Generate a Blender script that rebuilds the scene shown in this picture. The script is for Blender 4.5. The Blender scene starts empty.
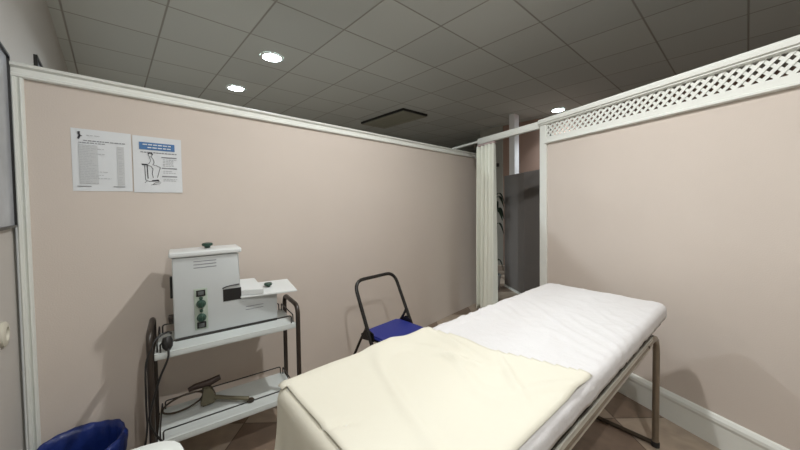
import bpy, bmesh, math, random
from math import sin, cos, pi, radians, hypot, atan2
from mathutils import Vector, Matrix, noise
random.seed(7)
S = bpy.context.scene
COL = S.collection

# ------------------------------------------------------------------ materials
def mat(name, col, rough=.6, metal=0., spec=.5, var=.0, vscale=6., bump=0., bscale=60., emit=None, estr=0., trans=0.):
    m = bpy.data.materials.new(name); m.use_nodes = True
    nt = m.node_tree; N = nt.nodes; L = nt.links
    b = N['Principled BSDF']
    b.inputs['Base Color'].default_value = (*col, 1)
    b.inputs['Roughness'].default_value = rough
    b.inputs['Metallic'].default_value = metal
    b.inputs['Specular IOR Level'].default_value = spec
    tc = N.new('ShaderNodeTexCoord')
    if var > 0:
        nz = N.new('ShaderNodeTexNoise'); nz.inputs['Scale'].default_value = vscale; nz.inputs['Detail'].default_value = 5
        L.new(tc.outputs['Object'], nz.inputs['Vector'])
        mx = N.new('ShaderNodeMix'); mx.data_type = 'RGBA'
        mx.inputs[6].default_value = tuple(c*(1-var) for c in col)+(1,)
        mx.inputs[7].default_value = tuple(min(1, c*(1+var)) for c in col)+(1,)
        L.new(nz.outputs['Fac'], mx.inputs[0]); L.new(mx.outputs[2], b.inputs['Base Color'])
    if bump > 0:
        nb = N.new('ShaderNodeTexNoise'); nb.inputs['Scale'].default_value = bscale; nb.inputs['Detail'].default_value = 4
        L.new(tc.outputs['Object'], nb.inputs['Vector'])
        bp = N.new('ShaderNodeBump'); bp.inputs['Strength'].default_value = bump; bp.inputs['Distance'].default_value = .01
        L.new(nb.outputs['Fac'], bp.inputs['Height']); L.new(bp.outputs['Normal'], b.inputs['Normal'])
    if emit:
        b.inputs['Emission Color'].default_value = (*emit, 1); b.inputs['Emission Strength'].default_value = estr
    return m

M = {}
M['pink'] = mat('pink_paint', (.59, .526, .470), .75, var=.04, vscale=2.5, bump=.08, bscale=180)
M['plaster'] = mat('pale_plaster', (.54, .52, .49), .8, var=.04, vscale=3, bump=.15, bscale=90)
M['trim'] = mat('white_gloss_paint', (.71, .73, .69), .5, var=.04, vscale=8, bump=.05, bscale=40)
M['brownwall'] = mat('brown_red_paint', (.36, .24, .19), .8, var=.05, vscale=3)
M['greywall'] = mat('grey_paint', (.36, .35, .31), .8, var=.05, vscale=3)
M['white_wall'] = mat('white_paint', (.82, .82, .83), .6)
M['machine'] = mat('white_enamel', (.52, .55, .555), .32, var=.03, vscale=9)
M['machine_lid'] = mat('white_plastic_lid', (.66, .69, .69), .3)
M['shelf'] = mat('white_shelf_laminate', (.56, .60, .59), .35, var=.04, vscale=10)
M['shelf_edge'] = mat('grey_shelf_edge', (.45, .48, .47), .45)
M['brown_tube'] = mat('dark_brown_tube', (.030, .022, .017), .38)
M['black'] = mat('black_plastic', (.012, .012, .012), .4)
M['black_wire'] = mat('black_wire_steel', (.018, .017, .016), .35)
M['chair_tube'] = mat('black_lacquer_tube', (.012, .011, .010), .25)
M['blue_seat'] = mat('blue_vinyl', (.014, .024, .21), .5, bump=.15, bscale=220, var=.08, vscale=20)
M['blue_bag'] = mat('blue_bag_film', (.008, .024, .15), .4, bump=.5, bscale=25, var=.25, vscale=14)
M['bin'] = mat('dark_blue_bin_plastic', (.012, .02, .08), .45)
M['sheet'] = mat('white_cotton', (.62, .615, .62), .85, bump=.35, bscale=35)
M['cream'] = mat('cream_cover_cloth', (.64, .622, .53), .8, bump=.2, bscale=18, var=.03, vscale=3)
M['vinyl'] = mat('dark_vinyl_pad', (.035, .026, .018), .6)
M['rail'] = mat('chipped_cream_metal', (.50, .49, .43), .45, var=.15, vscale=25)
M['tube'] = mat('worn_bronze_tube', (.25, .21, .16), .33, metal=.6, var=.2, vscale=25)
M['darktube'] = mat('dark_steel_tube', (.06, .045, .03), .4, metal=.4)
M['curtain'] = mat('pale_green_white_curtain', (.76, .78, .70), .85, bump=.1, bscale=120)
M['header'] = mat('pinkish_curtain_tape', (.45, .36, .35), .8)
M['paper'] = mat('white_paper', (.66, .69, .71), .7, bump=.05, bscale=20)
M['ink'] = mat('black_ink', (.03, .03, .04), .7)
M['greyink'] = mat('grey_print', (.42, .44, .46), .7)
M['midink'] = mat('mid_grey_print', (.24, .25, .27), .7)
M['greypanel'] = mat('grey_table_tint', (.52, .54, .55), .7)
M['blueink'] = mat('blue_print', (.055, .16, .36), .6)
M['print'] = mat('grey_blue_art_print', (.40, .42, .46), .25, var=.35, vscale=5)
M['stool'] = mat('white_stool_top', (.80, .84, .82), .45, bump=.1, bscale=50)
M['screen'] = mat('grey_brown_vinyl', (.20, .185, .175), .7, var=.05, vscale=12)
M['pot'] = mat('white_ceramic', (.45, .46, .45), .3)
M['soil'] = mat('dark_soil', (.02, .015, .01), .9)
M['leaf'] = mat('dark_green_leaf', (.018, .035, .018), .5, var=.3, vscale=12)
M['stem'] = mat('brown_stem', (.05, .04, .025), .7)
M['panelgreen'] = mat('pale_green_panel', (.36, .42, .36), .4, var=.05, vscale=20)
M['knobgreen'] = mat('dark_green_knob', (.022, .060, .042), .4)
M['switch'] = mat('grey_switch_face', (.10, .11, .11), .3)
M['olive'] = mat('olive_metal', (.15, .135, .09), .45, metal=.4, var=.2, vscale=30)
M['dkbrown'] = mat('dark_brown_grip', (.035, .018, .012), .5)
M['pinkpad'] = mat('pale_tan_loop', (.16, .115, .09), .6)
M['vent'] = mat('olive_grey_grille', (.33, .33, .27), .6)
M['socket'] = mat('ivory_socket', (.58, .56, .47), .45)
M['chrome'] = mat('chrome', (.6, .6, .6), .2, metal=1.)
M['diff'] = mat('lamp_diffuser', (.9, .95, 1.), .5, emit=(.80, .93, 1.0), estr=14.)

# ceiling: 60 cm tiles, local object coordinates run along the grid
def ceiling_mat():
    m = bpy.data.materials.new('grey_ceiling_tiles'); m.use_nodes = True
    nt = m.node_tree; N = nt.nodes; L = nt.links; b = N['Principled BSDF']
    tc = N.new('ShaderNodeTexCoord'); sp = N.new('ShaderNodeSeparateXYZ'); L.new(tc.outputs['Object'], sp.inputs[0])
    def mth(op, a, bb=None):
        n = N.new('ShaderNodeMath'); n.operation = op
        for i, v in enumerate((a, bb)):
            if v is None: continue
            if isinstance(v, (int, float)): n.inputs[i].default_value = v
            else: L.new(v, n.inputs[i])
        return n.outputs[0]
    ds = []; fl = []
    for out, off in ((sp.outputs[0], .364), (sp.outputs[1], .013)):
        q = mth('DIVIDE', mth('SUBTRACT', out, off), .6)
        f = mth('FRACT', q); fl.append(mth('FLOOR', q))
        ds.append(mth('MINIMUM', f, mth('SUBTRACT', 1., f)))
    d = mth('MINIMUM', ds[0], ds[1])
    line = N.new('ShaderNodeMapRange'); line.inputs['From Min'].default_value = .007; line.inputs['From Max'].default_value = .016
    L.new(d, line.inputs['Value'])
    cmb = N.new('ShaderNodeCombineXYZ'); L.new(fl[0], cmb.inputs[0]); L.new(fl[1], cmb.inputs[1])
    wn = N.new('ShaderNodeTexWhiteNoise'); L.new(cmb.outputs[0], wn.inputs['Vector'])
    rmp = N.new('ShaderNodeMix'); rmp.data_type = 'RGBA'
    rmp.inputs[6].default_value = (.50, .53, .51, 1); rmp.inputs[7].default_value = (.555, .585, .56, 1)
    L.new(wn.outputs['Value'], rmp.inputs[0])
    mx = N.new('ShaderNodeMix'); mx.data_type = 'RGBA'
    mx.inputs[6].default_value = (.30, .295, .27, 1)
    L.new(line.outputs[0], mx.inputs[0]); L.new(rmp.outputs[2], mx.inputs[7]); L.new(mx.outputs[2], b.inputs['Base Color'])
    nb = N.new('ShaderNodeTexNoise'); nb.inputs['Scale'].default_value = 120; L.new(tc.outputs['Object'], nb.inputs['Vector'])
    sm = mth('ADD', mth('MULTIPLY', nb.outputs['Fac'], .12), line.outputs[0])
    bp = N.new('ShaderNodeBump'); bp.inputs['Strength'].default_value = .35; bp.inputs['Distance'].default_value = .006
    L.new(sm, bp.inputs['Height']); L.new(bp.outputs['Normal'], b.inputs['Normal'])
    b.inputs['Roughness'].default_value = .85
    return m

def floor_mat():
    m = bpy.data.materials.new('brown_marble_floor_tiles'); m.use_nodes = True
    nt = m.node_tree; N = nt.nodes; L = nt.links; b = N['Principled BSDF']
    tc = N.new('ShaderNodeTexCoord'); mp = N.new('ShaderNodeMapping')
    L.new(tc.outputs['Object'], mp.inputs[0]); mp.inputs['Location'].default_value = (-1.287, -1.885, 0)
    ck = N.new('ShaderNodeTexChecker'); ck.inputs['Scale'].default_value = 1/.45
    L.new(mp.outputs[0], ck.inputs['Vector'])
    ck.inputs['Color1'].default_value = (.40, .325, .255, 1); ck.inputs['Color2'].default_value = (.215, .155, .115, 1)
    nz = N.new('ShaderNodeTexNoise'); nz.inputs['Scale'].default_value = 7; nz.inputs['Detail'].default_value = 8; nz.inputs['Distortion'].default_value = 1.5
    L.new(tc.outputs['Object'], nz.inputs['Vector'])
    rp = N.new('ShaderNodeMapRange'); rp.inputs['To Min'].default_value = .65; rp.inputs['To Max'].default_value = 1.35; L.new(nz.outputs['Fac'], rp.inputs['Value'])
    mx = N.new('ShaderNodeMix'); mx.data_type = 'RGBA'; mx.blend_type = 'MULTIPLY'; mx.inputs[0].default_value = 1
    L.new(ck.outputs['Color'], mx.inputs[6]); L.new(rp.outputs[0], mx.inputs[7])
    bk = N.new('ShaderNodeTexBrick'); bk.offset = 0; bk.inputs['Scale'].default_value = 1
    bk.inputs['Brick Width'].default_value = .45; bk.inputs['Row Height'].default_value = .45; bk.inputs['Mortar Size'].default_value = .003
    bk.inputs['Color1'].default_value = bk.inputs['Color2'].default_value = (1, 1, 1, 1); bk.inputs['Mortar'].default_value = (.35, .33, .3, 1)
    L.new(mp.outputs[0], bk.inputs['Vector'])
    m2 = N.new('ShaderNodeMix'); m2.data_type = 'RGBA'; m2.blend_type = 'MULTIPLY'; m2.inputs[0].default_value = 1
    L.new(mx.outputs[2], m2.inputs[6]); L.new(bk.outputs['Color'], m2.inputs[7])
    L.new(m2.outputs[2], b.inputs['Base Color']); b.inputs['Roughness'].default_value = .38
    return m
M['ceiling'] = ceiling_mat(); M['floor'] = floor_mat()

# ------------------------------------------------------------------ mesh helpers
def box(bm, x0, x1, y0, y1, z0, z1, bev=0., seg=2):
    vs = [bm.verts.new((x, y, z)) for x in (x0, x1) for y in (y0, y1) for z in (z0, z1)]
    fs = [bm.faces.new([vs[i] for i in q]) for q in ((0,1,3,2),(4,6,7,5),(0,4,5,1),(2,3,7,6),(0,2,6,4),(1,5,7,3))]
    if bev > 0:
        es = list({e for f in fs for e in f.edges})
        bmesh.ops.bevel(bm, geom=es, offset=bev, segments=seg, affect='EDGES', profile=.5)

def fillet(pts, r, n=6):
    pts = [Vector(p) for p in pts]; out = [pts[0]]
    for i in range(1, len(pts)-1):
        p, a, c = pts[i], pts[i-1]-pts[i], pts[i+1]-pts[i]
        rr = min(r, a.length*.48, c.length*.48)
        p0 = p + a.normalized()*rr; p1 = p + c.normalized()*rr
        for k in range(n+1):
            t = k/n; out.append(p0*(1-t)**2 + p*2*t*(1-t) + p1*t*t)
    out.append(pts[-1]); return out

def smooth_path(pts, n=6):
    P = [Vector(p) for p in pts]; P = [P[0]*2-P[1]] + P + [P[-1]*2-P[-2]]; out = []
    for i in range(1, len(P)-2):
        for k in range(n):
            t = k/n; a, b, c, d = P[i-1], P[i], P[i+1], P[i+2]
            out.append(.5*((2*b)+(c-a)*t+(2*a-5*b+4*c-d)*t*t+(3*b-a-3*c+d)*t**3))
    out.append(P[-2]); return out

def tube(bm, pts, r, seg=10, closed=False):
    pts = [Vector(p) for p in pts]; n = len(pts); rings = []
    rad = r if isinstance(r, (list, tuple)) else [r]*n
    up = None
    for i, p in enumerate(pts):
        if closed: t = (pts[(i+1) % n]-pts[i-1]).normalized()
        else: t = ((pts[i+1] if i < n-1 else p)-(pts[i-1] if i else p)).normalized()
        if up is None:
            up = Vector((0, 0, 1)) if abs(t.z) < .9 else Vector((1, 0, 0))
        s = t.cross(up)
        if s.length < 1e-5: s = t.orthogonal()
        s.normalize(); up = s.cross(t).normalized()
        rings.append([bm.verts.new(p+s*cos(2*pi*k/seg)*rad[i]+up*sin(2*pi*k/seg)*rad[i]) for k in range(seg)])
    for i in range(n if closed else n-1):
        a, b = rings[i], rings[(i+1) % n]
        for k in range(seg):
            bm.faces.new((a[k], a[(k+1) % seg], b[(k+1) % seg], b[k]))
    if not closed:
        bm.faces.new(rings[0][::-1]); bm.faces.new(rings[-1])

def lathe(bm, prof, seg=32, cx=0, cy=0, cap0=True, cap1=True, fn=None):
    rings = []
    for i, (r, z) in enumerate(prof):
        ring = []
        for k in range(seg):
            a = 2*pi*k/seg; rr = r; zz = z
            if fn: rr, zz = fn(i, a, r, z)
            ring.append(bm.verts.new((cx+rr*cos(a), cy+rr*sin(a), zz)))
        rings.append(ring)
    for i in range(len(rings)-1):
        for k in range(seg):
            bm.faces.new((rings[i][k], rings[i][(k+1) % seg], rings[i+1][(k+1) % seg], rings[i+1][k]))
    if cap0: bm.faces.new(rings[0][::-1])
    if cap1: bm.faces.new(rings[-1])

def prism(bm, poly, y0, y1, axis='y'):
    f = (lambda p, t: (p[0], t, p[1])) if axis == 'y' else ((lambda p, t: (p[0], p[1], t)) if axis == 'z' else (lambda p, t: (t, p[0], p[1])))
    a = [bm.verts.new(f(p, y0)) for p in poly]; b = [bm.verts.new(f(p, y1)) for p in poly]
    n = len(poly); bm.faces.new(a); bm.faces.new(b[::-1])
    for i in range(n): bm.faces.new((a[i], b[i], b[(i+1) % n], a[(i+1) % n]))

def sweep_profile(bm, prof, x0, x1):      # moulding along x; prof in (y, z)
    a = [bm.verts.new((x0, y, z)) for y, z in prof]; b = [bm.verts.new((x1, y, z)) for y, z in prof]
    n = len(prof); bm.faces.new(a); bm.faces.new(b[::-1])
    for i in range(n): bm.faces.new((a[i], b[i], b[(i+1) % n], a[(i+1) % n]))

def obj(name, bm, m, parent=None, loc=(0, 0, 0), rz=0., smooth=False, angle=40):
    bmesh.ops.recalc_face_normals(bm, faces=bm.faces[:])
    me = bpy.data.meshes.new(name); bm.to_mesh(me); bm.free()
    me.materials.append(m if not isinstance(m, str) else M[m])
    o = bpy.data.objects.new(name, me); COL.objects.link(o)
    o.location = loc; o.rotation_euler = (0, 0, rz)
    if parent: o.parent = parent
    if smooth:
        me.polygons.foreach_set('use_smooth', [True]*len(me.polygons))
        try: me.set_sharp_from_angle(angle=radians(angle))
        except Exception: pass
    return o

def tag(o, label, cat=None, group=None, kind=None):
    o['label'] = label
    if cat: o['category'] = cat
    if group: o['group'] = group
    if kind: o['kind'] = kind
    return o
def thing(name, label, cat, loc=(0, 0, 0), rz=0., group=None, kind=None):
    o = bpy.data.objects.new(name, None); COL.objects.link(o); o.empty_display_size = .1
    o.location = loc; o.rotation_euler = (0, 0, rz)
    return tag(o, label, cat, group, kind)
def B(): return bmesh.new()
def bx(name, m, parent, *a, bev=0., **k):
    bm = B(); box(bm, *a, bev=bev); return obj(name, bm, m, parent, smooth=bev > 0, **k)
def tb(name, m, parent, pts, r, fr=0., seg=10, closed=False, sp=False, **k):
    bm = B(); p = fillet(pts, fr) if fr > 0 else (smooth_path(pts) if sp else pts)
    tube(bm, p, r, seg, closed); return obj(name, bm, m, parent, smooth=True, **k)

# ------------------------------------------------------------------ frames measured from the photograph
HC = 1.33                                   # camera height
G = radians(42.363)                         # ceiling grid / room walls
CZ = 2.853                                  # ceiling height
A0 = Vector((-1.578, 1.406, 0)); AR = atan2(.725, .689)      # pink partition behind the cart
B0 = Vector((1.289, 2.758, 0)); BR = radians(-70)           # pink partition with lattice
def uv(u, v, z=0): return Vector((u*cos(G)-v*sin(G), u*sin(G)+v*cos(G), z))

def st(name, bm, m, label, cat, loc=(0, 0, 0), rz=0., **k):
    return tag(obj(name, bm, m, None, loc, rz, **k), label, cat, kind='structure')

# ------------------------------------------------------------------ room shell
bm = B(); box(bm, -6.3, 7.3, -2.2, 11.5, -.06, 0); st('floor', bm, 'floor', 'brown and beige marbled tile floor', 'floor')
bm = B(); box(bm, -.41, 9.1, -2.1, 8.1, CZ, CZ+.08); st('ceiling', bm, 'ceiling', 'grey suspended tile ceiling over the whole room', 'ceiling', rz=G)
bm = B(); box(bm, -.41, -.31, -2.1, 8.1, 0, CZ); st('wall_left', bm, 'plaster', 'pale plaster wall at the left edge with framed pictures', 'wall', rz=G)
bm = B(); box(bm, -.31, 6.05, -2.1, -2.0, 0, CZ); st('wall_rear', bm, 'plaster', 'pale wall behind the viewer', 'wall', rz=G)
bm = B(); box(bm, 5.95, 6.05, -2.1, 3.374, 0, CZ); st('wall_far', bm, 'brownwall', 'brownish far wall beyond the curtain opening', 'wall', rz=G)
bm = B(); box(bm, 5.93, 6.05, 3.374, 3.90, 0, CZ); box(bm, 6.05, 9.1, 3.80, 3.90, 0, CZ); st('wall_passage', bm, 'greywall', 'grey stretch of far wall seen right of the curtain', 'wall', rz=G)
bm = B(); box(bm, 9.0, 9.1, 3.90, 8.1, 0, CZ); box(bm, -.31, 9.0, 8.0, 8.1, 0, CZ); st('wall_back', bm, 'greywall', 'distant grey wall beyond the partition', 'wall', rz=G)
bm = B(); box(bm, 5.26, 5.42, 2.763, 2.867, 0, CZ, bev=.004)
st('trim_pillar', bm, 'white_wall', 'slim white pillar rising to the ceiling behind the grey screen', 'pillar', rz=G)

# pink partition behind the cart
AX0, AX1, AH = -.078, 3.84, 1.94
bm = B(); box(bm, AX0+.01, AX1-.005, 0, .05, 0, AH-.01)
wa = st('wall_front', bm, 'pink', 'pink partition wall behind the trolley and chair', 'wall', A0, AR)
prof = [(.056, AH-.062), (-.012, AH-.062), (-.018, AH-.057), (-.018, AH-.046), (-.011, AH-.042), (-.011, AH-.022), (-.022, AH-.014), (-.024, AH-.004), (-.018, AH), (.056, AH)]
bm = B(); sweep_profile(bm, prof, AX0, AX1); obj('top_moulding', bm, 'trim', wa)
pp = [(AX0, -.018), (AX0+.004, -.023), (AX0+.012, -.022), (AX0+.016, -.012), (AX0+.020, -.012), (AX0+.025, -.019), (AX0+.031, -.018), (AX0+.036, -.008), (AX0+.038, .055), (AX0, .055)]
bm = B(); prism(bm, pp, 0, AH-.062, 'z'); obj('post_moulding', bm, 'trim', wa)
bm = B(); box(bm, AX1-.05, AX1, -.012, .056, 0, AH-.062); obj('end_post', bm, 'trim', wa)

# pink partition with lattice on the right
BX0, BX1 = -.08, 3.35
bm = B(); box(bm, BX0+.02, BX1, 0, .05, 0, 1.83)
wb = st('wall_right', bm, 'pink', 'pink partition wall with white lattice along its top', 'wall', B0, BR)
bm = B(); box(bm, BX0, BX0+.072, -.016, .056, 0, 1.985, bev=.004); obj('end_post', bm, 'trim', wb)
prof = [(.006, 1.982), (-.016, 1.982), (-.026, 1.988), (-.026, 1.996), (-.036, 2.0), (-.038, 2.022), (-.030, 2.036), (.006, 2.036)]
bm = B(); sweep_profile(bm, prof, BX0, BX1); obj('cornice', bm, 'trim', wb)
prof = [(.056, 1.818), (-.014, 1.818), (-.024, 1.823), (-.024, 1.834), (-.015, 1.838), (-.015, 1.876), (.056, 1.876)]
bm = B(); sweep_profile(bm, prof, BX0+.06, BX1); obj('lattice_sill', bm, 'trim', wb)
def clip_seg(p, d, x0, x1, z0, z1):
    t0, t1 = -9, 9
    for o_, dd, lo, hi in ((p[0], d[0], x0, x1), (p[1], d[1], z0, z1)):
        a, b = (lo-o_)/dd, (hi-o_)/dd
        t0 = max(t0, min(a, b)); t1 = min(t1, max(a, b))
    return t0, t1
bm = B(); pitch = .0482; z0, z1 = 1.862, 1.995; hw = .0080
for sgn, y0, y1 in ((1, -.008, -.004), (-1, -.004, .0)):
    k = 0; x = BX0-.2
    while x < BX1+.2:
        d = (.7071, .7071*sgn); p = (x, (z0+z1)/2)
        t0, t1 = clip_seg(p, d, BX0+.05, BX1, z0, z1)
        if t1-t0 > .01:
            a = Vector((p[0]+d[0]*t0, 0, p[1]+d[1]*t0)); b = Vector((p[0]+d[0]*t1, 0, p[1]+d[1]*t1)); nn = Vector((-d[1], 0, d[0]))*hw
            vs = []
            for yy in (y0, y1): vs += [bm.verts.new(q+Vector((0, yy, 0))) for q in (a-nn, a+nn, b+nn, b-nn)]
            for q in ((0,1,2,3),(7,6,5,4),(0,4,5,1),(1,5,6,2),(2,6,7,3),(3,7,4,0)): bm.faces.new([vs[i] for i in q])
        x += pitch
obj('lattice', bm, 'trim', wb)
prof = [(0, 0), (-.018, 0), (-.018, .12), (-.022, .135), (-.020, .150), (-.010, .165), (0, .17)]
bm = B(); sweep_profile(bm, prof, BX0+.07, BX1)
tag(obj('baseboard_right', bm, 'trim', None, B0, BR), 'tall white skirting board along the foot of the right partition', 'baseboard', kind='structure')

# ------------------------------------------------------------------ curtain rail and curtain
r0, r1 = Vector((1.262, 2.858, 1.998)), Vector((.905, 3.62, 1.998))
rd = (r1-r0).normalized(); r2 = r0+rd*1.36
t = thing('curtain_rail', 'white curtain rail bridging the opening between the two partitions', 'rail', r0, atan2(rd.y, rd.x))
LR = (r1-r0).length
bm = B(); box(bm, -.01, LR, -.02, .02, -.03, .035, bev=.006); obj('batten', bm, 'trim', t, smooth=True)
tb('rod', 'trim', t, [(LR-.02, 0, .005), (1.36, 0, .005)], .013)
bm = B(); box(bm, LR+.05, LR+.075, -.014, .014, -.055, -.006, bev=.003); obj('bracket', bm, 'darktube', t, smooth=True)

def curtain():
    t = thing('curtain', 'pale greenish white curtain gathered at the end of the rail', 'curtain', r0 + rd*(LR-.27), atan2(rd.y, rd.x))
    bm = B(); n, mz, W_ = 120, 30, .27; g = []
    for j in range(mz+1):
        f = j/mz; z = -.056 + (-1.998+.10+.056)*f; row = []
        for i in range(n+1):
            s = i/n; amp = .036+.010*f
            x = W_*s + .012*sin(2*pi*s*3.5+1.)*(.4+f) + .015*f*(s-.5)
            y = amp*sin(2*pi*s*4.4+.5*sin(2*f+s*3)) + .006*sin(2*pi*s*9+1.3+f*1.5)
            row.append(bm.verts.new((x, y, z)))
        g.append(row)
    for j in range(mz):
        for i in range(n): bm.faces.new((g[j][i], g[j][i+1], g[j+1][i+1], g[j+1][i]))
    o = obj('cloth', bm, 'curtain', t, smooth=True, angle=180)
    sd = o.modifiers.new('t', 'SOLIDIFY'); sd.thickness = .003
    bm = B(); box(bm, .0, .27, -.020, .020, -.056, -.032, bev=.005); h = obj('heading_tape', bm, 'header', t, smooth=True)
    h['label'] = 'pinkish heading tape at the top of the curtain'
curtain()

# ------------------------------------------------------------------ things beyond the opening
def screen():
    p0, p1 = Vector((1.625, 4.90, 0)), Vector((1.80, 3.55, 0)); d = (p1-p0); L_ = d.length
    t = thing('folding_screen', 'tall grey pleated folding screen standing beyond the curtain opening', 'screen', p0, atan2(d.y, d.x))
    bm = B(); box(bm, 0, .62, -.015, .015, .03, 1.71, bev=.012); obj('panel', bm, 'screen', t, smooth=True)
    bm = B(); n = 20; pts = []
    for i in range(n+1): pts.append((.625+(L_-.625)*i/n, .030 if i % 2 else -.030))
    a = [bm.verts.new((x, y, .03)) for x, y in pts]; b = [bm.verts.new((x, y, 1.71)) for x, y in pts]
    for i in range(n): bm.faces.new((a[i], a[i+1], b[i+1], b[i]))
    o = obj('pleated_section', bm, 'screen', t); sd = o.modifiers.new('t', 'SOLIDIFY'); sd.thickness = .006
    bm = B(); box(bm, 0, L_, -.02, .02, 0, .03); f = obj('floor_track', bm, 'trim', t); f['label'] = 'white track at the foot of the screen'
screen()

def plant():
    c = Vector((1.40, 4.76, 0))
    t = thing('potted_plant', 'dark leafy plant in a white pot standing behind the curtain', 'plant', c)
    bm = B(); lathe(bm, [(.075, 0), (.085, .01), (.11, .2), (.118, .205), (.118, .225), (.105, .225), (.10, .19)], 28); obj('pot', bm, 'pot', t, smooth=True)
    bm = B(); lathe(bm, [(.0995, .185), (.0995, .195)], 24); obj('soil', bm, 'soil', t)
    rnd = random.Random(3)
    for k in range(4):
        a = k*1.6+.3; top = Vector((.05*cos(a), .05*sin(a), 1.0+.16*k))
        tb('stem', 'stem', t, [(.03*cos(a), .03*sin(a), .18), (.045*cos(a+.5), .045*sin(a+.5), .6), top], .008, sp=True, seg=6)
    for k in range(20):
        low = k > 15
        a = rnd.uniform(0, 2*pi); z = rnd.uniform(.3, .42) if low else rnd.uniform(.9, 1.5); L_ = rnd.uniform(.12, .19)*(.6 if low else 1)
        bm = B(); st_ = Vector((.04*cos(a), .04*sin(a), z)); rows = []
        for i in range(9):
            f = i/8; w = .034*sin(pi*(f*.92+.04))
            p = st_+Vector((cos(a)*L_*f, sin(a)*L_*f, .10*sin(f*pi*.7)-.20*f*f)); s = Vector((-sin(a), cos(a), 0))*w
            rows.append((bm.verts.new(p-s), bm.verts.new(p+Vector((0, 0, -.008))), bm.verts.new(p+s)))
        for i in range(8):
            for q in (0, 1): bm.faces.new((rows[i][q], rows[i][q+1], rows[i+1][q+1], rows[i+1][q]))
        o = obj('leaf', bm, 'leaf', t, smooth=True); sd = o.modifiers.new('t', 'SOLIDIFY'); sd.thickness = .002
plant()
t = thing('wall_fitting', 'small dark fitting high on the far grey wall beside the curtain', 'fitting', uv(5.93, 3.535, 2.03), G)
bx('body', 'black', t, -.05, 0, -.09, .09, 0, .07, bev=.008)
bx('front_plate', 'darktube', t, -.056, -.05, -.075, .075, .012, .058, bev=.002)

# ------------------------------------------------------------------ ceiling fittings
def downlight(x, y, label, power, r=.092, size=.16, spread=150, col=(.86, .95, 1.)):
    t = thing('downlight', label, 'ceiling light', (x, y, CZ), 0, 'round ceiling downlights')
    bm = B(); lathe(bm, [(r+.022, -.001), (r+.022, -.007), (r+.012, -.012), (r, -.010), (r, -.002)], 36, cap0=False, cap1=False); obj('rim', bm, 'trim', t, smooth=True)
    bm = B(); lathe(bm, [(r, -.003), (r, -.008)], 36); obj('diffuser', bm, 'diff', t)
    if power > 0:
        l = bpy.data.lights.new('lamp', 'AREA'); l.shape = 'DISK'; l.size = size; l.energy = power; l.color = col; l.spread = radians(spread)
        o = bpy.data.objects.new('lamp', l); COL.objects.link(o); o.parent = t; o.location = (0, 0, -.02)
downlight(-1.308, 3.336, 'larger looking round downlight, nearer of the two over the pink partition', 19)
downlight(-2.129, 4.201, 'smaller looking round downlight, farther of the two over the pink partition', 19)
downlight(2.70, 5.414, 'glowing round downlight just above the lattice end of the curtain rail', 5, spread=110)
downlight(2.923, 1.988, 'added unseen downlight brightening the ceiling beyond the lattice partition', 7, spread=110)  # added out of view to brighten the dark ceiling past the lattice
downlight(.364, 1.56, 'round downlight in the ceiling above the middle of the treatment bed', 15.5, spread=180, size=.10, col=(1., .985, .96))
downlight(.55, -.20, 'round downlight in the ceiling just behind the viewer', 13.5, spread=180, size=.06, col=(1., .985, .96))

t = thing('ceiling_vent', 'dark rectangular air vent in the grey ceiling beyond the partition', 'vent', uv(3.83, 4.36, CZ), G)
bx('housing', 'black', t, -.29, .29, -.585, .585, -.035, 0)
bx('panel', 'vent', t, -.268, .285, -.562, .58, -.046, -.035)
bm = B()
for k in range(12): box(bm, -.20+k*.035, -.182+k*.035, -.50, .50, -.052, -.046)
obj('slats', bm, 'vent', t)

# ------------------------------------------------------------------ framed pictures and socket on the left wall
def on_left(tt, z): return uv(-.31, 0, z) + Vector((-.6739, .7389, 0))*tt
# wall_left point with t = 0 at the partition corner
TL0 = Vector((-1.66, 1.36, 0)); vL = TL0.dot(Vector((-.6739, .7389, 0)))
def frame(name, t0, t1, z0, z1, label, th=.016, w=.016):
    # local y runs along the wall (away from viewer), local x out of the wall
    t = thing(name, label, 'picture', uv(-.31, vL+(t0+t1)/2, z0), G)
    h = (t1-t0)/2; H = z1-z0
    bm = B()
    for q in ((-h, -h+w, 0, H), (h-w, h, 0, H), (-h+w, h-w, 0, w), (-h+w, h-w, H-w, H)):
        box(bm, 0, th, q[0], q[1], q[2], q[3])
    obj('frame', bm, 'black', t)
    bx('print', 'print', t, .0, .008, -h+w, h-w, w, H-w)
    return t
frame('picture_frame', -.58, -.036, 1.245, 1.965, 'thin black framed grey print cut off by the left edge', w=.010)
frame('picture_frame', .705, 1.25, 1.60, 2.225, 'black framed picture whose corner peeks over the partition top')
t = thing('wall_socket', 'round ivory wall socket low on the left wall', 'socket', uv(-.31, vL-.285, .862), G)
def rot_y(bm): bmesh.ops.rotate(bm, verts=bm.verts[:], cent=(0, 0, 0), matrix=Matrix.Rotation(pi/2, 3, 'Y'))
bm = B(); lathe(bm, [(.046, 0), (.046, .008), (.040, .013), (.026, .014), (.022, .004)], 32); rot_y(bm); obj('cover_plate', bm, 'socket', t, smooth=True)
for s in (-1, 1):
    bm = B(); lathe(bm, [(.0035, .003), (.0035, .0075)], 10); rot_y(bm)
    bmesh.ops.translate(bm, verts=bm.verts[:], vec=(0, s*.0095, 0)); obj('contact_hole', bm, 'black', t)

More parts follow.
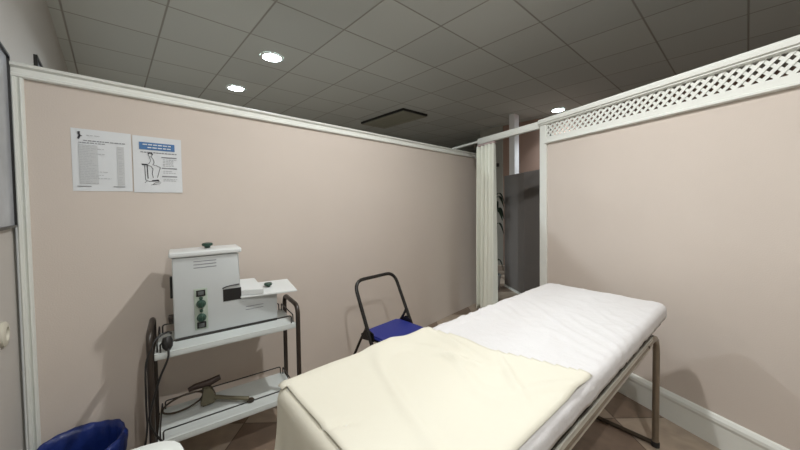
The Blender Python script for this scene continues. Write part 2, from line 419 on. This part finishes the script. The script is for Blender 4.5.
# ------------------------------------------------------------------ notices on the partition
def paper(bm, w, h, curl):
    n = 14; g = []
    for j in range(n+1):
        row = []
        for i in range(n+1):
            a, b = i/n, j/n; c = curl*((max(0, a-.75)*4)**2*max(0, .3-b)*2 + .15*sin(a*5+b*3)**2)
            row.append(bm.verts.new((w*a, -c-.0012, h*b)))
        g.append(row)
    for j in range(n):
        for i in range(n): bm.faces.new((g[j][i], g[j][i+1], g[j+1][i+1], g[j+1][i]))
def strips(bm, items, y=-.0042):
    for x0, x1, z0, z1 in items: box(bm, x0, x1, y, y+.0008, z0, z1)
def ribbon(bm, pts, w, y=-.0044):
    for (a, b) in zip(pts[:-1], pts[1:]):
        a = Vector((a[0], 0, a[1])); b = Vector((b[0], 0, b[1])); d = (b-a).normalized(); n_ = Vector((-d.z, 0, d.x))*w/2
        vs = []
        for yy in (y, y+.0008): vs += [bm.verts.new(q+Vector((0, yy, 0))) for q in (a-n_-d*w*.3, a+n_-d*w*.3, b+n_+d*w*.3, b-n_+d*w*.3)]
        for q in ((0,1,2,3),(7,6,5,4),(0,4,5,1),(1,5,6,2),(2,6,7,3),(3,7,4,0)): bm.faces.new([vs[i] for i in q])
def wall_a(s, z, y=0.): return A0 + Vector((cos(AR)*s-sin(AR)*y, sin(AR)*s+cos(AR)*y, z))

t = thing('notice', 'white printed price list sheet with grey table, left of the two notices', 'notice', wall_a(.091, 1.402), AR, 'notices on the pink partition')
W_, H_ = .213, .292
bm = B(); paper(bm, W_, H_, .0012); o = obj('sheet', bm, 'paper', t); sd = o.modifiers.new('t', 'SOLIDIFY'); sd.thickness = .0006; sd.offset = 1
bm = B(); strips(bm, [(.024, .088, .034, .218), (.158, .184, .030, .222)], -.0040); obj('table_tint', bm, 'greypanel', t)
bm = B(); rnd = random.Random(11); it = []; it2 = []
for k in range(24):
    z = .036+k*.0078; x = .026; e = .05+rnd.random()*.085
    while x < e: w = rnd.uniform(.006, .02); it.append((x, min(x+w, e), z, z+.0028)); x += w+.003
    if k % 2 == 0 or rnd.random() < .5: it2.append((.162, .162+rnd.uniform(.010, .02), z, z+.0028))
strips(bm, it); obj('item_text', bm, 'greyink', t)
bm = B(); strips(bm, it2); obj('price_text', bm, 'greyink', t)
bm = B(); strips(bm, [(x, x+.009, .262, .2645) for x in (.052, .064, .078, .088)]); obj('letterhead_text', bm, 'greyink', t)
bm = B(); it = []; x = .040
while x < .185: w = rnd.uniform(.006, .016); it.append((x, x+w, .236, .240)); x += w+.003
strips(bm, it); obj('title_text', bm, 'midink', t); bm = B(); it = []
x = .024
while x < .105: w = rnd.uniform(.006, .014); it.append((x, x+w, .226, .2295)); x += w+.003
strips(bm, it); obj('column_heading_text', bm, 'midink', t)
for a, b in ((.014, .062), (.140, .184)):
    bm = B(); strips(bm, [(a, b, .0205, .024)]); obj('footer_text', bm, 'midink', t)
bm = B(); ribbon(bm, [(.027, .276), (.026, .268), (.029, .260), (.026, .251), (.024, .246)], .007); ribbon(bm, [(.029, .262), (.036, .258)], .003)
ribbon(bm, [(.0225, .274), (.029, .277)], .004); lathe_ = None
obj('logo_mark', bm, 'ink', t)

t = thing('notice', 'blue headed instruction sheet with line drawing, right of the two notices', 'notice', wall_a(.3095, 1.398, -.001), AR, 'notices on the pink partition')
t.rotation_euler = (0, 0, AR)
W_, H_ = .209, .293
bm = B(); paper(bm, W_, H_, .004); o = obj('sheet', bm, 'paper', t); sd = o.modifiers.new('t', 'SOLIDIFY'); sd.thickness = .0006; sd.offset = 1
bm = B(); box(bm, .026, .178, -.0046, -.0036, .224, .262); obj('header_band', bm, 'blueink', t)
bm = B(); it = []
for z, a, b in ((.248, .040, .160), (.233, .060, .150)):
    x = a
    while x < b: w = rnd.uniform(.008, .02); it.append((x, x+w, z, z+.005)); x += w+.004
strips(bm, it, -.0056); obj('header_text', bm, 'paper', t)
bm = B(); it = []; x = .030
while x < .180: w = rnd.uniform(.006, .013); it.append((x, x+w, .208, .213)); x += w+.003
strips(bm, it); obj('title_text', bm, 'midink', t)
for z in (.186, .128, .084):
    bm = B(); strips(bm, [(.118, .186, z, z+.0055)]); obj('section_heading', bm, 'midink', t)
for zz in ((.176, .168, .160, .150, .142), (.114, .104), (.070, .062)):
    bm = B(); it = []
    for z in zz:
        x = .124; e = rnd.uniform(.16, .184)
        while x < e: w = rnd.uniform(.006, .013); it.append((x, x+w, z, z+.003)); x += w+.003
    strips(bm, it); obj('section_text', bm, 'greyink', t)
bm = B()
ribbon(bm, [(.070+.008*cos(a), .197+.009*sin(a)) for a in [i*2*pi/10 for i in range(11)]], .0015)
ribbon(bm, [(.062, .203), (.068, .209), (.077, .206), (.080, .199)], .005)
ribbon(bm, [(.074, .187), (.082, .176), (.086, .160), (.080, .146)], .0018)
ribbon(bm, [(.066, .186), (.072, .168), (.064, .152), (.052, .142)], .0018)
ribbon(bm, [(.080, .146), (.096, .142), (.112, .134), (.106, .112), (.098, .080)], .0018)
ribbon(bm, [(.036, .143), (.056, .143), (.072, .138), (.080, .124), (.076, .100), (.080, .078)], .0022)
ribbon(bm, [(.036, .146), (.056, .146)], .006)
ribbon(bm, [(.046, .140), (.048, .066), (.062, .058), (.100, .062)], .0022)
ribbon(bm, [(.056, .140), (.058, .074)], .004)
ribbon(bm, [(.076, .062), (.100, .066), (.104, .060)], .005)
ribbon(bm, [(.044, .050), (.054, .060)], .0016); ribbon(bm, [(.078, .042), (.088, .052), (.112, .056)], .0016); ribbon(bm, [(.072, .040), (.110, .048)], .0014)
obj('line_drawing', bm, 'ink', t)

# ------------------------------------------------------------------ trolley
CR = radians(35); C0 = Vector((-1.072-.045*cos(CR), 1.424-.045*sin(CR), 0)); CL, CD = .630, .29
trolley = thing('trolley', 'two shelf white trolley with dark tube frame and wire guards', 'trolley', C0, CR)
ZT, ZL = .66, .255
for z, nm in ((ZT, 'upper_shelf'), (ZL, 'lower_shelf')):
    bm = B(); box(bm, 0, CL, 0, CD, z-.006, z, bev=.002); box(bm, 0, CL, 0, .012, z-.030, z-.004, bev=.004); box(bm, 0, CL, CD-.012, CD, z-.030, z-.004, bev=.004)
    box(bm, 0, .012, .012, CD-.012, z-.03, z-.004); box(bm, CL-.012, CL, .012, CD-.012, z-.03, z-.004)
    obj(nm, bm, 'shelf', trolley, smooth=True)
for x in (-.016, CL+.014):
    tb('end_frame', 'brown_tube', trolley, [(x, .008, .012), (x, .008, .752), (x, CD-.008, .752), (x, CD-.008, .012)], .0125, fr=.055, seg=12)
    for y in (.008, CD-.008):
        bm = B(); lathe(bm, [(.016, 0), (.016, .022), (.0135, .026)], 16, cx=x, cy=y); obj('foot_cap', bm, 'black', trolley, smooth=True)
def guard(z, side, h=.040, in_=.010):
    e = .022
    if side in 'fb':
        y = in_ if side == 'f' else CD-in_; p = [(e, y, z), (e, y, z+h), (CL-e, y, z+h), (CL-e, y, z)]
    else:
        x = in_ if side == 'l' else CL-in_; p = [(x, e, z), (x, e, z+h), (x, CD-e, z+h), (x, CD-e, z)]
    tb('wire_guard', 'black_wire', trolley, p, .0034, fr=.012, seg=8)
for z in (ZT, ZL):
    for s in 'fblr': guard(z, s, .042)
for z in (ZT, ZL):
    for x0, x1 in ((-.016, .004), (CL-.004, CL+.014)):
        for y in (.012, CD-.012):
            tb('shelf_bolt', 'black_wire', trolley, [(x0, y, z-.016), (x1, y, z-.016)], .005, seg=8)

# ------------------------------------------------------------------ therapy machine on the upper shelf
def cart(x, y, z): return C0 + Vector((cos(CR)*x-sin(CR)*y, sin(CR)*x+cos(CR)*y, z))
MX, MY = .073, .108
mach = thing('therapy_machine', 'white boxy therapy machine with green knob panel on the trolley', 'machine', cart(MX, MY, ZT), CR)
D = .165
# tall cabinet with the notch at its lower right
bm = B(); prism(bm, [(0, .012), (.486, .012), (.486, .160), (.293, .160), (.293, .408), (0, .408)], 0, D)
es = [e for e in bm.edges]; bmesh.ops.bevel(bm, geom=es, offset=.006, segments=3, affect='EDGES', profile=.5)
obj('cabinet', bm, 'machine', mach, smooth=True)
bm = B(); box(bm, .004, .482, .002, D-.004, .0, .012); obj('base_strip', bm, 'black', mach)
bm = B(); box(bm, -.012, .306, -.012, D+.008, .411, .438, bev=.008, seg=4); obj('lid', bm, 'machine_lid', mach, smooth=True)
bm = B(); lathe(bm, [(.013, .440), (.014, .448), (.024, .452), (.026, .458), (.024, .464), (.012, .467)], 28, cx=.155, cy=D*.50); obj('lid_knob', bm, 'knobgreen', mach, smooth=True)
bm = B()
for k in range(3): box(bm, .088, .188, -.0012, .001, .350+k*.016, .354+k*.016)
obj('vent_slots', bm, 'midink', mach); bm = B()
for k in range(2): box(bm, .320, .410, -.0012, .001, .092+k*.016, .0955+k*.016)
obj('vent_slots', bm, 'midink', mach)
bm = B(); box(bm, .214, .300, -.0015, .003, .158, .222); o = obj('opening', bm, 'black', mach); o['label'] = 'dark rectangular opening'
bm = B(); pts = smooth_path([(.212, -.002, .228), (.230, -.006, .236), (.262, -.007, .240), (.292, -.002, .240)]); tube(bm, pts, .003, 8); obj('opening_lip', bm, 'black', mach, smooth=True)
# green control panel
pn = bx('control_panel', 'panelgreen', mach, .086, .144, -.004, 0, .036, .246, bev=.002)
def front(bm, cx, cz, prof, seg=20):
    b2 = len(bm.verts); bm2 = bmesh.new(); lathe(bm2, prof, seg)
    bmesh.ops.rotate(bm2, verts=bm2.verts[:], cent=(0, 0, 0), matrix=Matrix.Rotation(pi/2, 3, 'X'))
    bmesh.ops.translate(bm2, verts=bm2.verts[:], vec=(cx, -.004, cz))
    me = bpy.data.meshes.new('tmp'); bm2.to_mesh(me); bm2.free(); bm.from_mesh(me); bpy.data.meshes.remove(me)
for cz in (.222, .060):
    bm = B(); box(bm, .095, .135, -.008, -.004, cz-.016, cz+.016, bev=.002); sw = obj('switch', bm, 'black', pn, smooth=True)
    bx('rocker', 'switch', sw, .103, .127, -.012, -.008, cz-.010, cz+.010, bev=.002)
for cz in (.168, .098):
    bm = B(); front(bm, .115, cz, [(.021, 0), (.021, .006), (.017, .010), (.015, .018), (.012, .020)])
    box(bm, .111, .119, -.030, -.008, cz-.015, cz+.015, bev=.003); k = obj('dial', bm, 'knobgreen', pn, smooth=True)
for cz in (.197, .133):
    bm = B(); front(bm, .115, cz, [(.008, 0), (.008, .006), (.005, .008)]); obj('indicator', bm, 'knobgreen', pn, smooth=True)
# tray plate, block and knob on the right
def slab(name, top, th_):
    bm = B(); vs = [bm.verts.new((x, y, z-th_)) for x, y, z in top] + [bm.verts.new(p) for p in top]
    for q in ((0,1,2,3),(7,6,5,4),(0,4,5,1),(1,5,6,2),(2,6,7,3),(3,7,4,0)): bm.faces.new([vs[i] for i in q])
    bmesh.ops.recalc_face_normals(bm, faces=bm.faces[:])
    bmesh.ops.bevel(bm, geom=bm.edges[:], offset=.0025, segments=2, affect='EDGES'); return obj(name, bm, 'machine_lid', mach, smooth=True)
slab('tray', [(.296, -.012, .171), (.584, -.060, .171), (.588, .160, .194), (.300, .172, .197)], .009)
slab('sliding_block', [(.272, .010, .204), (.408, -.030, .200), (.398, .165, .226), (.312, .168, .230)], .028)
bm = B(); lathe(bm, [(.010, .178), (.011, .192), (.021, .195), (.023, .201), (.020, .207), (.008, .209)], 24, cx=.452, cy=.065); obj('tray_knob', bm, 'knobgreen', mach, smooth=True)
# left side handle strip and cable inlet
bx('side_handle', 'black', mach, -.012, .0, .06, .085, .20, .31, bev=.004)
bx('cable_inlet', 'brown_tube', mach, -.022, .0, .035, .075, .085, .118, bev=.004)

# mains cable, coiled plug
def wp(x, y, z): return cart(x, y, z)
cab = thing('power_cable', 'black power cable with plug draped over the left trolley leg', 'cable', cart(-.01, -.02, 0), CR)
def cl(pts): return [(x+.01, y+.02, z) for x, y, z in pts]
tb('cord', 'black', cab, cl([(MX-.012, MY+.02, .70), (.05, .05, .735), (.01, .02, .725), (-.01, .0, .69), (-.030, -.012, .62), (-.033, -.012, .45), (-.034, -.010, .33), (-.055, -.01, .20), (-.075, -.005, .10), (-.09, -.005, .005)]), .0042, sp=True, seg=8)
tb('cord', 'black', cab, cl([(.050, .010, .690), (.050, -.020, .640), (.018, -.030, .56), (-.012, -.030, .45), (-.022, -.030, .38), (.0, -.030, .31), (.028, -.030, .25), (.036, -.03, .16), (.04, -.03, .08)]), .0045, sp=True, seg=8)
bm = B(); tube(bm, [Vector(p) for p in cl([(.047, .022, .722), (.048, .018, .705), (.049, .012, .680), (.050, .008, .664)])], [.016, .022, .021, .009], 14); obj('plug', bm, 'black', cab, smooth=True)

# ------------------------------------------------------------------ clamp on the lower shelf
cz_ = ZL+.001
cl_t = thing('clamp', 'olive metal clamp with wire loop and lever lying on lower shelf', 'clamp', cart(.185, .185, cz_), CR)
cl_t.scale = (1.12, 1.12, 1.12)
tb('wire_loop', 'darktube', cl_t, [(-.075+.078*cos(a), -.01-.03*sin(a)*.6, .052+.044*sin(a+.25)) for a in [i*2*pi/28 for i in range(28)]], .0042, closed=True, seg=8)
bm = B(); prism(bm, [(-.008, .004), (.052, .010), (.058, .035), (.036, .070), (.030, .095), (-.002, .095), (.006, .065), (-.010, .035)], -.02, .02)
bmesh.ops.bevel(bm, geom=bm.edges[:], offset=.006, segments=2, affect='EDGES'); obj('body', bm, 'olive', cl_t, smooth=True)
tb('grip', 'dkbrown', cl_t, [(-.055, 0, .098), (-.03, 0, .104), (.03, 0, .106), (.075, 0, .118)], [.010, .014, .016, .013], seg=12)
tb('lever', 'olive', cl_t, [(.04, -.005, .034), (.10, -.045, .028), (.17, -.085, .018), (.185, -.090, .015)], [.011, .009, .010, .011], seg=10)
bm = B(); lathe(bm, [(.016, 0), (.018, .004), (.014, .012)], 18, cx=.192, cy=-.094); obj('lever_pad', bm, 'darktube', cl_t, smooth=True)

# ------------------------------------------------------------------ folding chair
CHR = AR-.02
chair = thing('folding_chair', 'folding chair with black tube frame and blue seat against partition', 'chair', wall_a(1.615, 0, -.38), CHR)
# local x along the wall, local -y towards the viewer
HT, HS, TILT, ZTOP, ZS = .193, .200, .487, .785, .445
def cy_(z): return -(ZTOP-z)*TILT                  # slope of the back and front legs
def cx_(z): return HT+(HS-HT)*(ZTOP-z)/.48
tb('back_and_front_leg_frame', 'chair_tube', chair,
   [(-cx_(.012), cy_(.012), .012), (-cx_(.4), cy_(.4), .4), (-HT, cy_(ZTOP), ZTOP), (HT, cy_(ZTOP), ZTOP), (cx_(.4), cy_(.4), .4), (cx_(.012), cy_(.012), .012)], .0125, fr=.085, seg=12)
for sg in (-1, 1):
    x = sg*(cx_(.5)+.004)
    tb('rear_leg', 'chair_tube', chair, [(sg*.178, .17, .012), (sg*.178, -.06, .41), (sg*.180, -.115, .485), (x, cy_(.53), .53)], .0095, fr=.06, seg=10)
tb('rear_stretcher', 'chair_tube', chair, [(-.178, .17-.23*.128/.398, .14), (.178, .17-.23*.128/.398, .14)], .008)
tb('front_stretcher', 'chair_tube', chair, [(-cx_(.14), cy_(.14), .14), (cx_(.14), cy_(.14), .14)], .008)
ym = cy_(ZS)
bm = B(); prism(bm, [(-.150, ym+.112), (.150, ym+.112), (.176, ym+.085), (.176, ym-.265), (.145, ym-.30), (-.145, ym-.30), (-.176, ym-.265), (-.176, ym+.085)], ZS-.024, ZS, 'z')
bmesh.ops.bevel(bm, geom=bm.edges[:], offset=.009, segments=3, affect='EDGES'); obj('seat', bm, 'blue_seat', chair, smooth=True)
for sg in (-1, 1):
    bm = B(); prism(bm, [(ym+.10, ZS-.045), (ym+.105, ZS-.01), (ym+.03, ZS+.035), (ym-.02, ZS+.02), (ym-.03, ZS-.03)], sg*.178, sg*.186, 'x')
    obj('seat_bracket', bm, 'chair_tube', chair)
    tb('seat_rail', 'chair_tube', chair, [(sg*.165, ym+.09, ZS-.031), (sg*.165, ym-.27, ZS-.031)], .007)

# ------------------------------------------------------------------ waste bin with blue bag
bin_ = thing('waste_bin', 'blue bag lined waste bin in the corner by the partition', 'bin', (-1.392, 1.328, 0))
bm = B(); lathe(bm, [(.105, 0), (.110, .004), (.146, .29), (.142, .29), (.108, .012), (.08, .010)], 36); obj('bucket', bm, 'bin', bin_, smooth=True)
def bagfn(i, a, r, z):
    w = noise.noise(Vector((cos(a)*3, sin(a)*3, i*.45)))*.008 + .0025*sin(a*17+i)
    return r+w, z+noise.noise(Vector((cos(a)*2, sin(a)*2, 9+i*.2)))*.008
bm = B(); lathe(bm, [(.148, .18), (.154, .22), (.158, .27), (.160, .298), (.154, .312), (.142, .310), (.132, .29), (.124, .22), (.112, .12), (.08, .05), (.03, .04)], 72, cap0=False, fn=bagfn)
obj('bag_liner', bm, 'blue_bag', bin_, smooth=True, angle=180)

# ------------------------------------------------------------------ stool at the bottom edge
SR = radians(32)
stool = thing('stool', 'white rounded stool top at the bottom edge before the trolley', 'stool', (-.832, .897, .018), SR)
bm = B()
n = 40; e = 3.2
def sq(a, r): c, s = cos(a), sin(a); k = r/((abs(c)**e+abs(s)**e)**(1/e)); return c*k, s*k
rings = []
for r, z in ((.150, .462), (.160, .468), (.163, .482), (.158, .496), (.145, .502), (.08, .505)):
    rings.append([bm.verts.new((*sq(2*pi*k/n, r), z)) for k in range(n)])
for i in range(len(rings)-1):
    for k in range(n): bm.faces.new((rings[i][k], rings[i][(k+1) % n], rings[i+1][(k+1) % n], rings[i+1][k]))
bm.faces.new(rings[0][::-1]); bm.faces.new(rings[-1]); obj('seat', bm, 'stool', stool, smooth=True)
for sx in (-1, 1):
    for sy in (-1, 1): tb('leg', 'chrome', stool, [(sx*.10, sy*.10, .465), (sx*.125, sy*.125, .004)], .011)

# ------------------------------------------------------------------ treatment bed
BD = radians(40.5); F0 = Vector((1.041, 2.226, 0)); LW, LL, HB = .654, 1.90, .75
# local x: towards the far end (0 = far end, -1.9 = near end); local y: 0 = partition side, -LW = right partition side
bed = thing('treatment_bed', 'padded treatment bed on tube legs draped with white sheet', 'bed', F0, BD)
IN = .004
bm = B(); box(bm, -LL+IN, -IN, -LW+IN, -IN, .655, .735, bev=.03, seg=4); obj('mattress', bm, 'vinyl', bed, smooth=True)
bm = B(); box(bm, -LL+.03, -.03, -LW+.022, -.022, .636, .655); obj('base_board', bm, 'vinyl', bed)
for y in (-LW+.012, -.012):
    s = 1 if y < -.3 else -1
    bm = B(); box(bm, -LL+.05, -.27, y-.003, y+.003, .592, .640, bev=.001); box(bm, -LL+.05, -.27, y-.003 if s > 0 else y-.030, y+.030 if s > 0 else y+.003, .630, .636, bev=.001)
    obj('side_rail', bm, 'rail', bed, smooth=True)
    yy = y + s*.022
    tb('leg_frame', 'tube', bed, [(-LL+.15, yy-s*.012, .012), (-LL+.15, yy-s*.012, .612), (-.125, yy-s*.012, .612), (-.125, yy-s*.012, .012)], .016, fr=.11, seg=14)
    for x in (-LL+.15, -.125):
        bm = B(); lathe(bm, [(.019, 0), (.020, .022), (.017, .028)], 16, cx=x, cy=yy-s*.012); obj('foot_cap', bm, 'black', bed, smooth=True)
    bm = B(); lathe(bm, [(.006, 0), (.006, .006)], 10)
    bmesh.ops.rotate(bm, verts=bm.verts[:], cent=(0, 0, 0), matrix=Matrix.Rotation(pi/2, 3, 'X')); bmesh.ops.translate(bm, verts=bm.verts[:], vec=(-.36, y-.003 if s > 0 else y+.009, .617)); obj('bolt', bm, 'darktube', bed)
for x in (-.125, -LL+.15):
    tb('floor_crossbar', 'darktube', bed, [(x, -LW+.022, .014), (x, -.022, .014)], .012)
    tb('upper_crossbar', 'darktube', bed, [(x-.1 if x > -1 else x+.1, -LW+.022, .612), (x-.1 if x > -1 else x+.1, -.022, .612)], .012)

RB = .030; CF = .012
REACH = RB+CF
def drape(px_, py_, off, tmax):
    """paper coords -> (x, y, z) on the bed with the overflow folded down over the edges"""
    ix0, ix1, iy0, iy1 = -LL+REACH, -REACH, -LW+REACH, -REACH
    cx = min(max(px_, ix0), ix1); cy = min(max(py_, iy0), iy1)
    ox, oy = px_-cx, py_-cy; t_ = hypot(ox, oy)
    if t_ < 1e-9: return Vector((px_, py_, HB+off)), 0., 0.
    dx, dy = ox/t_, oy/t_
    tm = tmax(dx, dy); over = t_ > tm*1.001
    t_ = min(t_, tm); arc = RB*pi/2
    if t_ < CF: h, dz, nx, nz = t_, 0., 0., 1.
    elif t_ < CF+arc:
        an = (t_-CF)/RB; h, dz = CF+RB*sin(an), RB*(1-cos(an)); nx, nz = sin(an), cos(an)
    else: h, dz, nx, nz = REACH, RB+t_-CF-arc, 1., 0.
    return Vector((cx+dx*h+dx*nx*off, cy+dy*h+dy*nx*off, HB-dz+nz*off)), t_, (1. if over else 0.), 

def cloth(name, m, label, cat, xr, yr, tmax, off, disp, res=.0125, keep=None, th=.002, parent=None):
    bm = B(); nx = int((xr[1]-xr[0])/res); ny = int((yr[1]-yr[0])/res); g = []
    for j in range(ny+1):
        row = []
        for i in range(nx+1):
            a = xr[0]+(xr[1]-xr[0])*i/nx; b = yr[0]+(yr[1]-yr[0])*j/ny
            k = keep(a, b) if keep else True
            p, t_, over = drape(a, b, off, tmax)
            p = disp(a, b, p, t_)
            row.append((bm.verts.new(p), k and not over))
        g.append(row)
    for j in range(ny):
        for i in range(nx):
            q = (g[j][i], g[j][i+1], g[j+1][i+1], g[j+1][i])
            if sum(v[1] for v in q) >= 3:
                bm.faces.new([v[0] for v in q])
    bmesh.ops.delete(bm, geom=[v for v in bm.verts if not v.link_faces], context='VERTS')
    for f in bm.faces: f.smooth = True
    me_o = obj(name, bm, m, None, F0, BD, smooth=True, angle=180)
    if me_o.data.polygons and sum(p.normal.z for p in me_o.data.polygons) < 0: me_o.data.flip_normals()
    sd = me_o.modifiers.new('t', 'SOLIDIFY'); sd.thickness = th; sd.offset = 1
    if parent: me_o.parent = parent; me_o.location = (0, 0, 0); me_o.rotation_euler = (0, 0, 0); return me_o
    return tag(me_o, label, cat)
ARC = CF+RB*pi/2
def tm_sheet(dx, dy):
    far, near, right, left = .085, .27, .034, .09
    w = max(dx, 0)*far*abs(dx)+max(-dx, 0)*near*abs(dx)+max(-dy, 0)*right*abs(dy)+max(dy, 0)*left*abs(dy)
    return ARC+w
def ridged(v): return 1-abs(noise.noise(v))*2
def d_sheet(a, b, p, t_):
    h = .0016*noise.noise(Vector((a*6, b*6, 1)))
    z = max(0., 1-abs((a+.75)/.55))
    h += .020*z*max(0, ridged(Vector(((a-b*.7)*11, (a*.6+b)*2.0, 4)))-.62)
    h += .006*max(0, ridged(Vector((a*3.5+b*5, b*3.5-a*4, 7)))-.7)*2
    p = p+Vector((0, 0, h))
    if t_ > ARC*.6:
        k = (t_-ARC*.6)
        w = .10*k*(noise.noise(Vector((a*9, b*9, 3)))+.45)
        if p.x < -LL+.05: p.x -= max(-.01, w*.7-.02*k)
        elif p.y < -LW+.05: p.y -= max(0., w)*.5 + .0025*max(0, ridged(Vector((a*14+b*20, b*9, 31)))-.4)
        elif p.y > -.05: p.y += max(0., w)
        else: p.x += max(0., w)
        p.z += .06*k*noise.noise(Vector((a*7, b*7, 11)))
    return p
sheet = cloth('bed_sheet', 'sheet', 'white wrinkled fitted sheet covering the treatment bed', 'sheet', (-LL-.33, .17), (-LW-.15, .17), tm_sheet, .002, d_sheet)
def tm_cream(dx, dy):
    near, right, left = .0, .012, .010
    return ARC*.80 - max(-dx, 0)*ARC*.25 + max(-dy, 0)*(-ARC*.28)+max(dy, 0)*left
def keep_cream(a, b):
    v = -b/LW
    edge = -1.235 + .115*v + .012*sin(v*9) + .014*noise.noise(Vector((v*5, 2, 0)))
    if v > .88: edge += .02*(v-.88)*10
    return a < edge
def d_cream(a, b, p, t_):
    h = .004+.004*noise.noise(Vector((a*5, b*5, 21)))
    h += .022*max(0, ridged(Vector((a*2.4+b*1.1, b*2.6-a*1.5, 15)))-.80)*2
    # soft raised crease near the far edge of the cover
    q = (a+1.36)+.35*(b+.30); h += .018*math.exp(-(q/.018)**2)*math.exp(-((b+.30)/.10)**2)
    q = (a+1.30)-.9*(b+.46); h += .016*math.exp(-(q/.015)**2)*math.exp(-((b+.46)/.09)**2)
    q = (a+1.27)-.15*(b+.2); h += .014*math.exp(-(q/.020)**2)*math.exp(-((b+.22)/.14)**2)
    # slit like crease at the near end
    q = b+.315+.5*(a+1.83); h -= .012*math.exp(-(q/.008)**2)*math.exp(-((a+1.85)/.05)**2)
    if b > -.12: h += .006*(1+noise.noise(Vector((a*8, 3, 3))))*(b+.12)/.12
    p = p+Vector((0, 0, h))
    if t_ > ARC*.5:
        k = t_-ARC*.5
        if a < -LL+REACH: p.x -= .3*k+.010*max(0, noise.noise(Vector((b*9, 1, 1)))); p.z += .35*k
        if b < -LW+REACH: p.y -= .25*k
        if b > -REACH: p.y += .3*k*(1+noise.noise(Vector((a*7, 1, 5)))); p.z += .1*k
    return p
cov = cloth('cover', 'cream', 'cream coloured cover spread over the near half of the treatment bed', 'cover', (-LL-.08, -1.0), (-LW-.09, .08), tm_cream, .007, d_cream, keep=keep_cream, th=.0015)

def tm_drop(dx, dy):
    return ARC + max(-dx, 0)*.265 + max(-dy, 0)*(-ARC*.4) + max(dy, 0)*(-ARC*.2)
def d_drop(a, b, p, t_):
    if t_ > ARC*.6 and a < -LL+REACH:
        k = t_-ARC*.6
        p.x -= max(-.004, .10*k*(noise.noise(Vector((b*10, a*4, 3)))+.5))
    return p+Vector((0, 0, .001))
flap = cloth('end_flap', 'cream', '', '', (-LL-.33, -LL+.08), (-LW-.06, .06), tm_drop, .0042, d_drop, keep=lambda a, b: a < -LL+.07, th=.0015, parent=sheet); flap['label'] = 'cream coloured flap hanging at the near end'

# ------------------------------------------------------------------ world, camera, exposure
w = bpy.data.worlds.new('World'); S.world = w; w.use_nodes = True
w.node_tree.nodes['Background'].inputs[0].default_value = (.9, .95, 1, 1); w.node_tree.nodes['Background'].inputs[1].default_value = .02

cd = bpy.data.cameras.new('Camera'); cam = bpy.data.objects.new('Camera', cd); COL.objects.link(cam); S.camera = cam
PIT, ROL = .029966, -.0132445
Rx = Matrix(((1, 0, 0), (0, cos(PIT), -sin(PIT)), (0, sin(PIT), cos(PIT))))
Rr = Matrix(((cos(ROL), -sin(ROL), 0), (sin(ROL), cos(ROL), 0), (0, 0, 1)))
Bm = Matrix(((1, 0, 0), (0, 0, -1), (0, 1, 0)))
R = Rr @ Rx @ Bm
right, down, fwd = R[0], R[1], R[2]
mw = Matrix.Identity(4)
for i in range(3): mw[i][0] = right[i]; mw[i][1] = -down[i]; mw[i][2] = -fwd[i]
mw[2][3] = HC
cam.matrix_world = mw
cd.sensor_width = 36; cd.sensor_fit = 'HORIZONTAL'; cd.lens = 36*316.64/800; cd.shift_y = (211.5-225)/800; cd.clip_start = .01

S.view_settings.view_transform = 'Standard'; S.view_settings.look = 'None'; S.view_settings.gamma = 1; S.view_settings.use_curve_mapping = False
S.view_settings.exposure = 1.14
S.cycles.max_bounces = 10; S.cycles.diffuse_bounces = 6
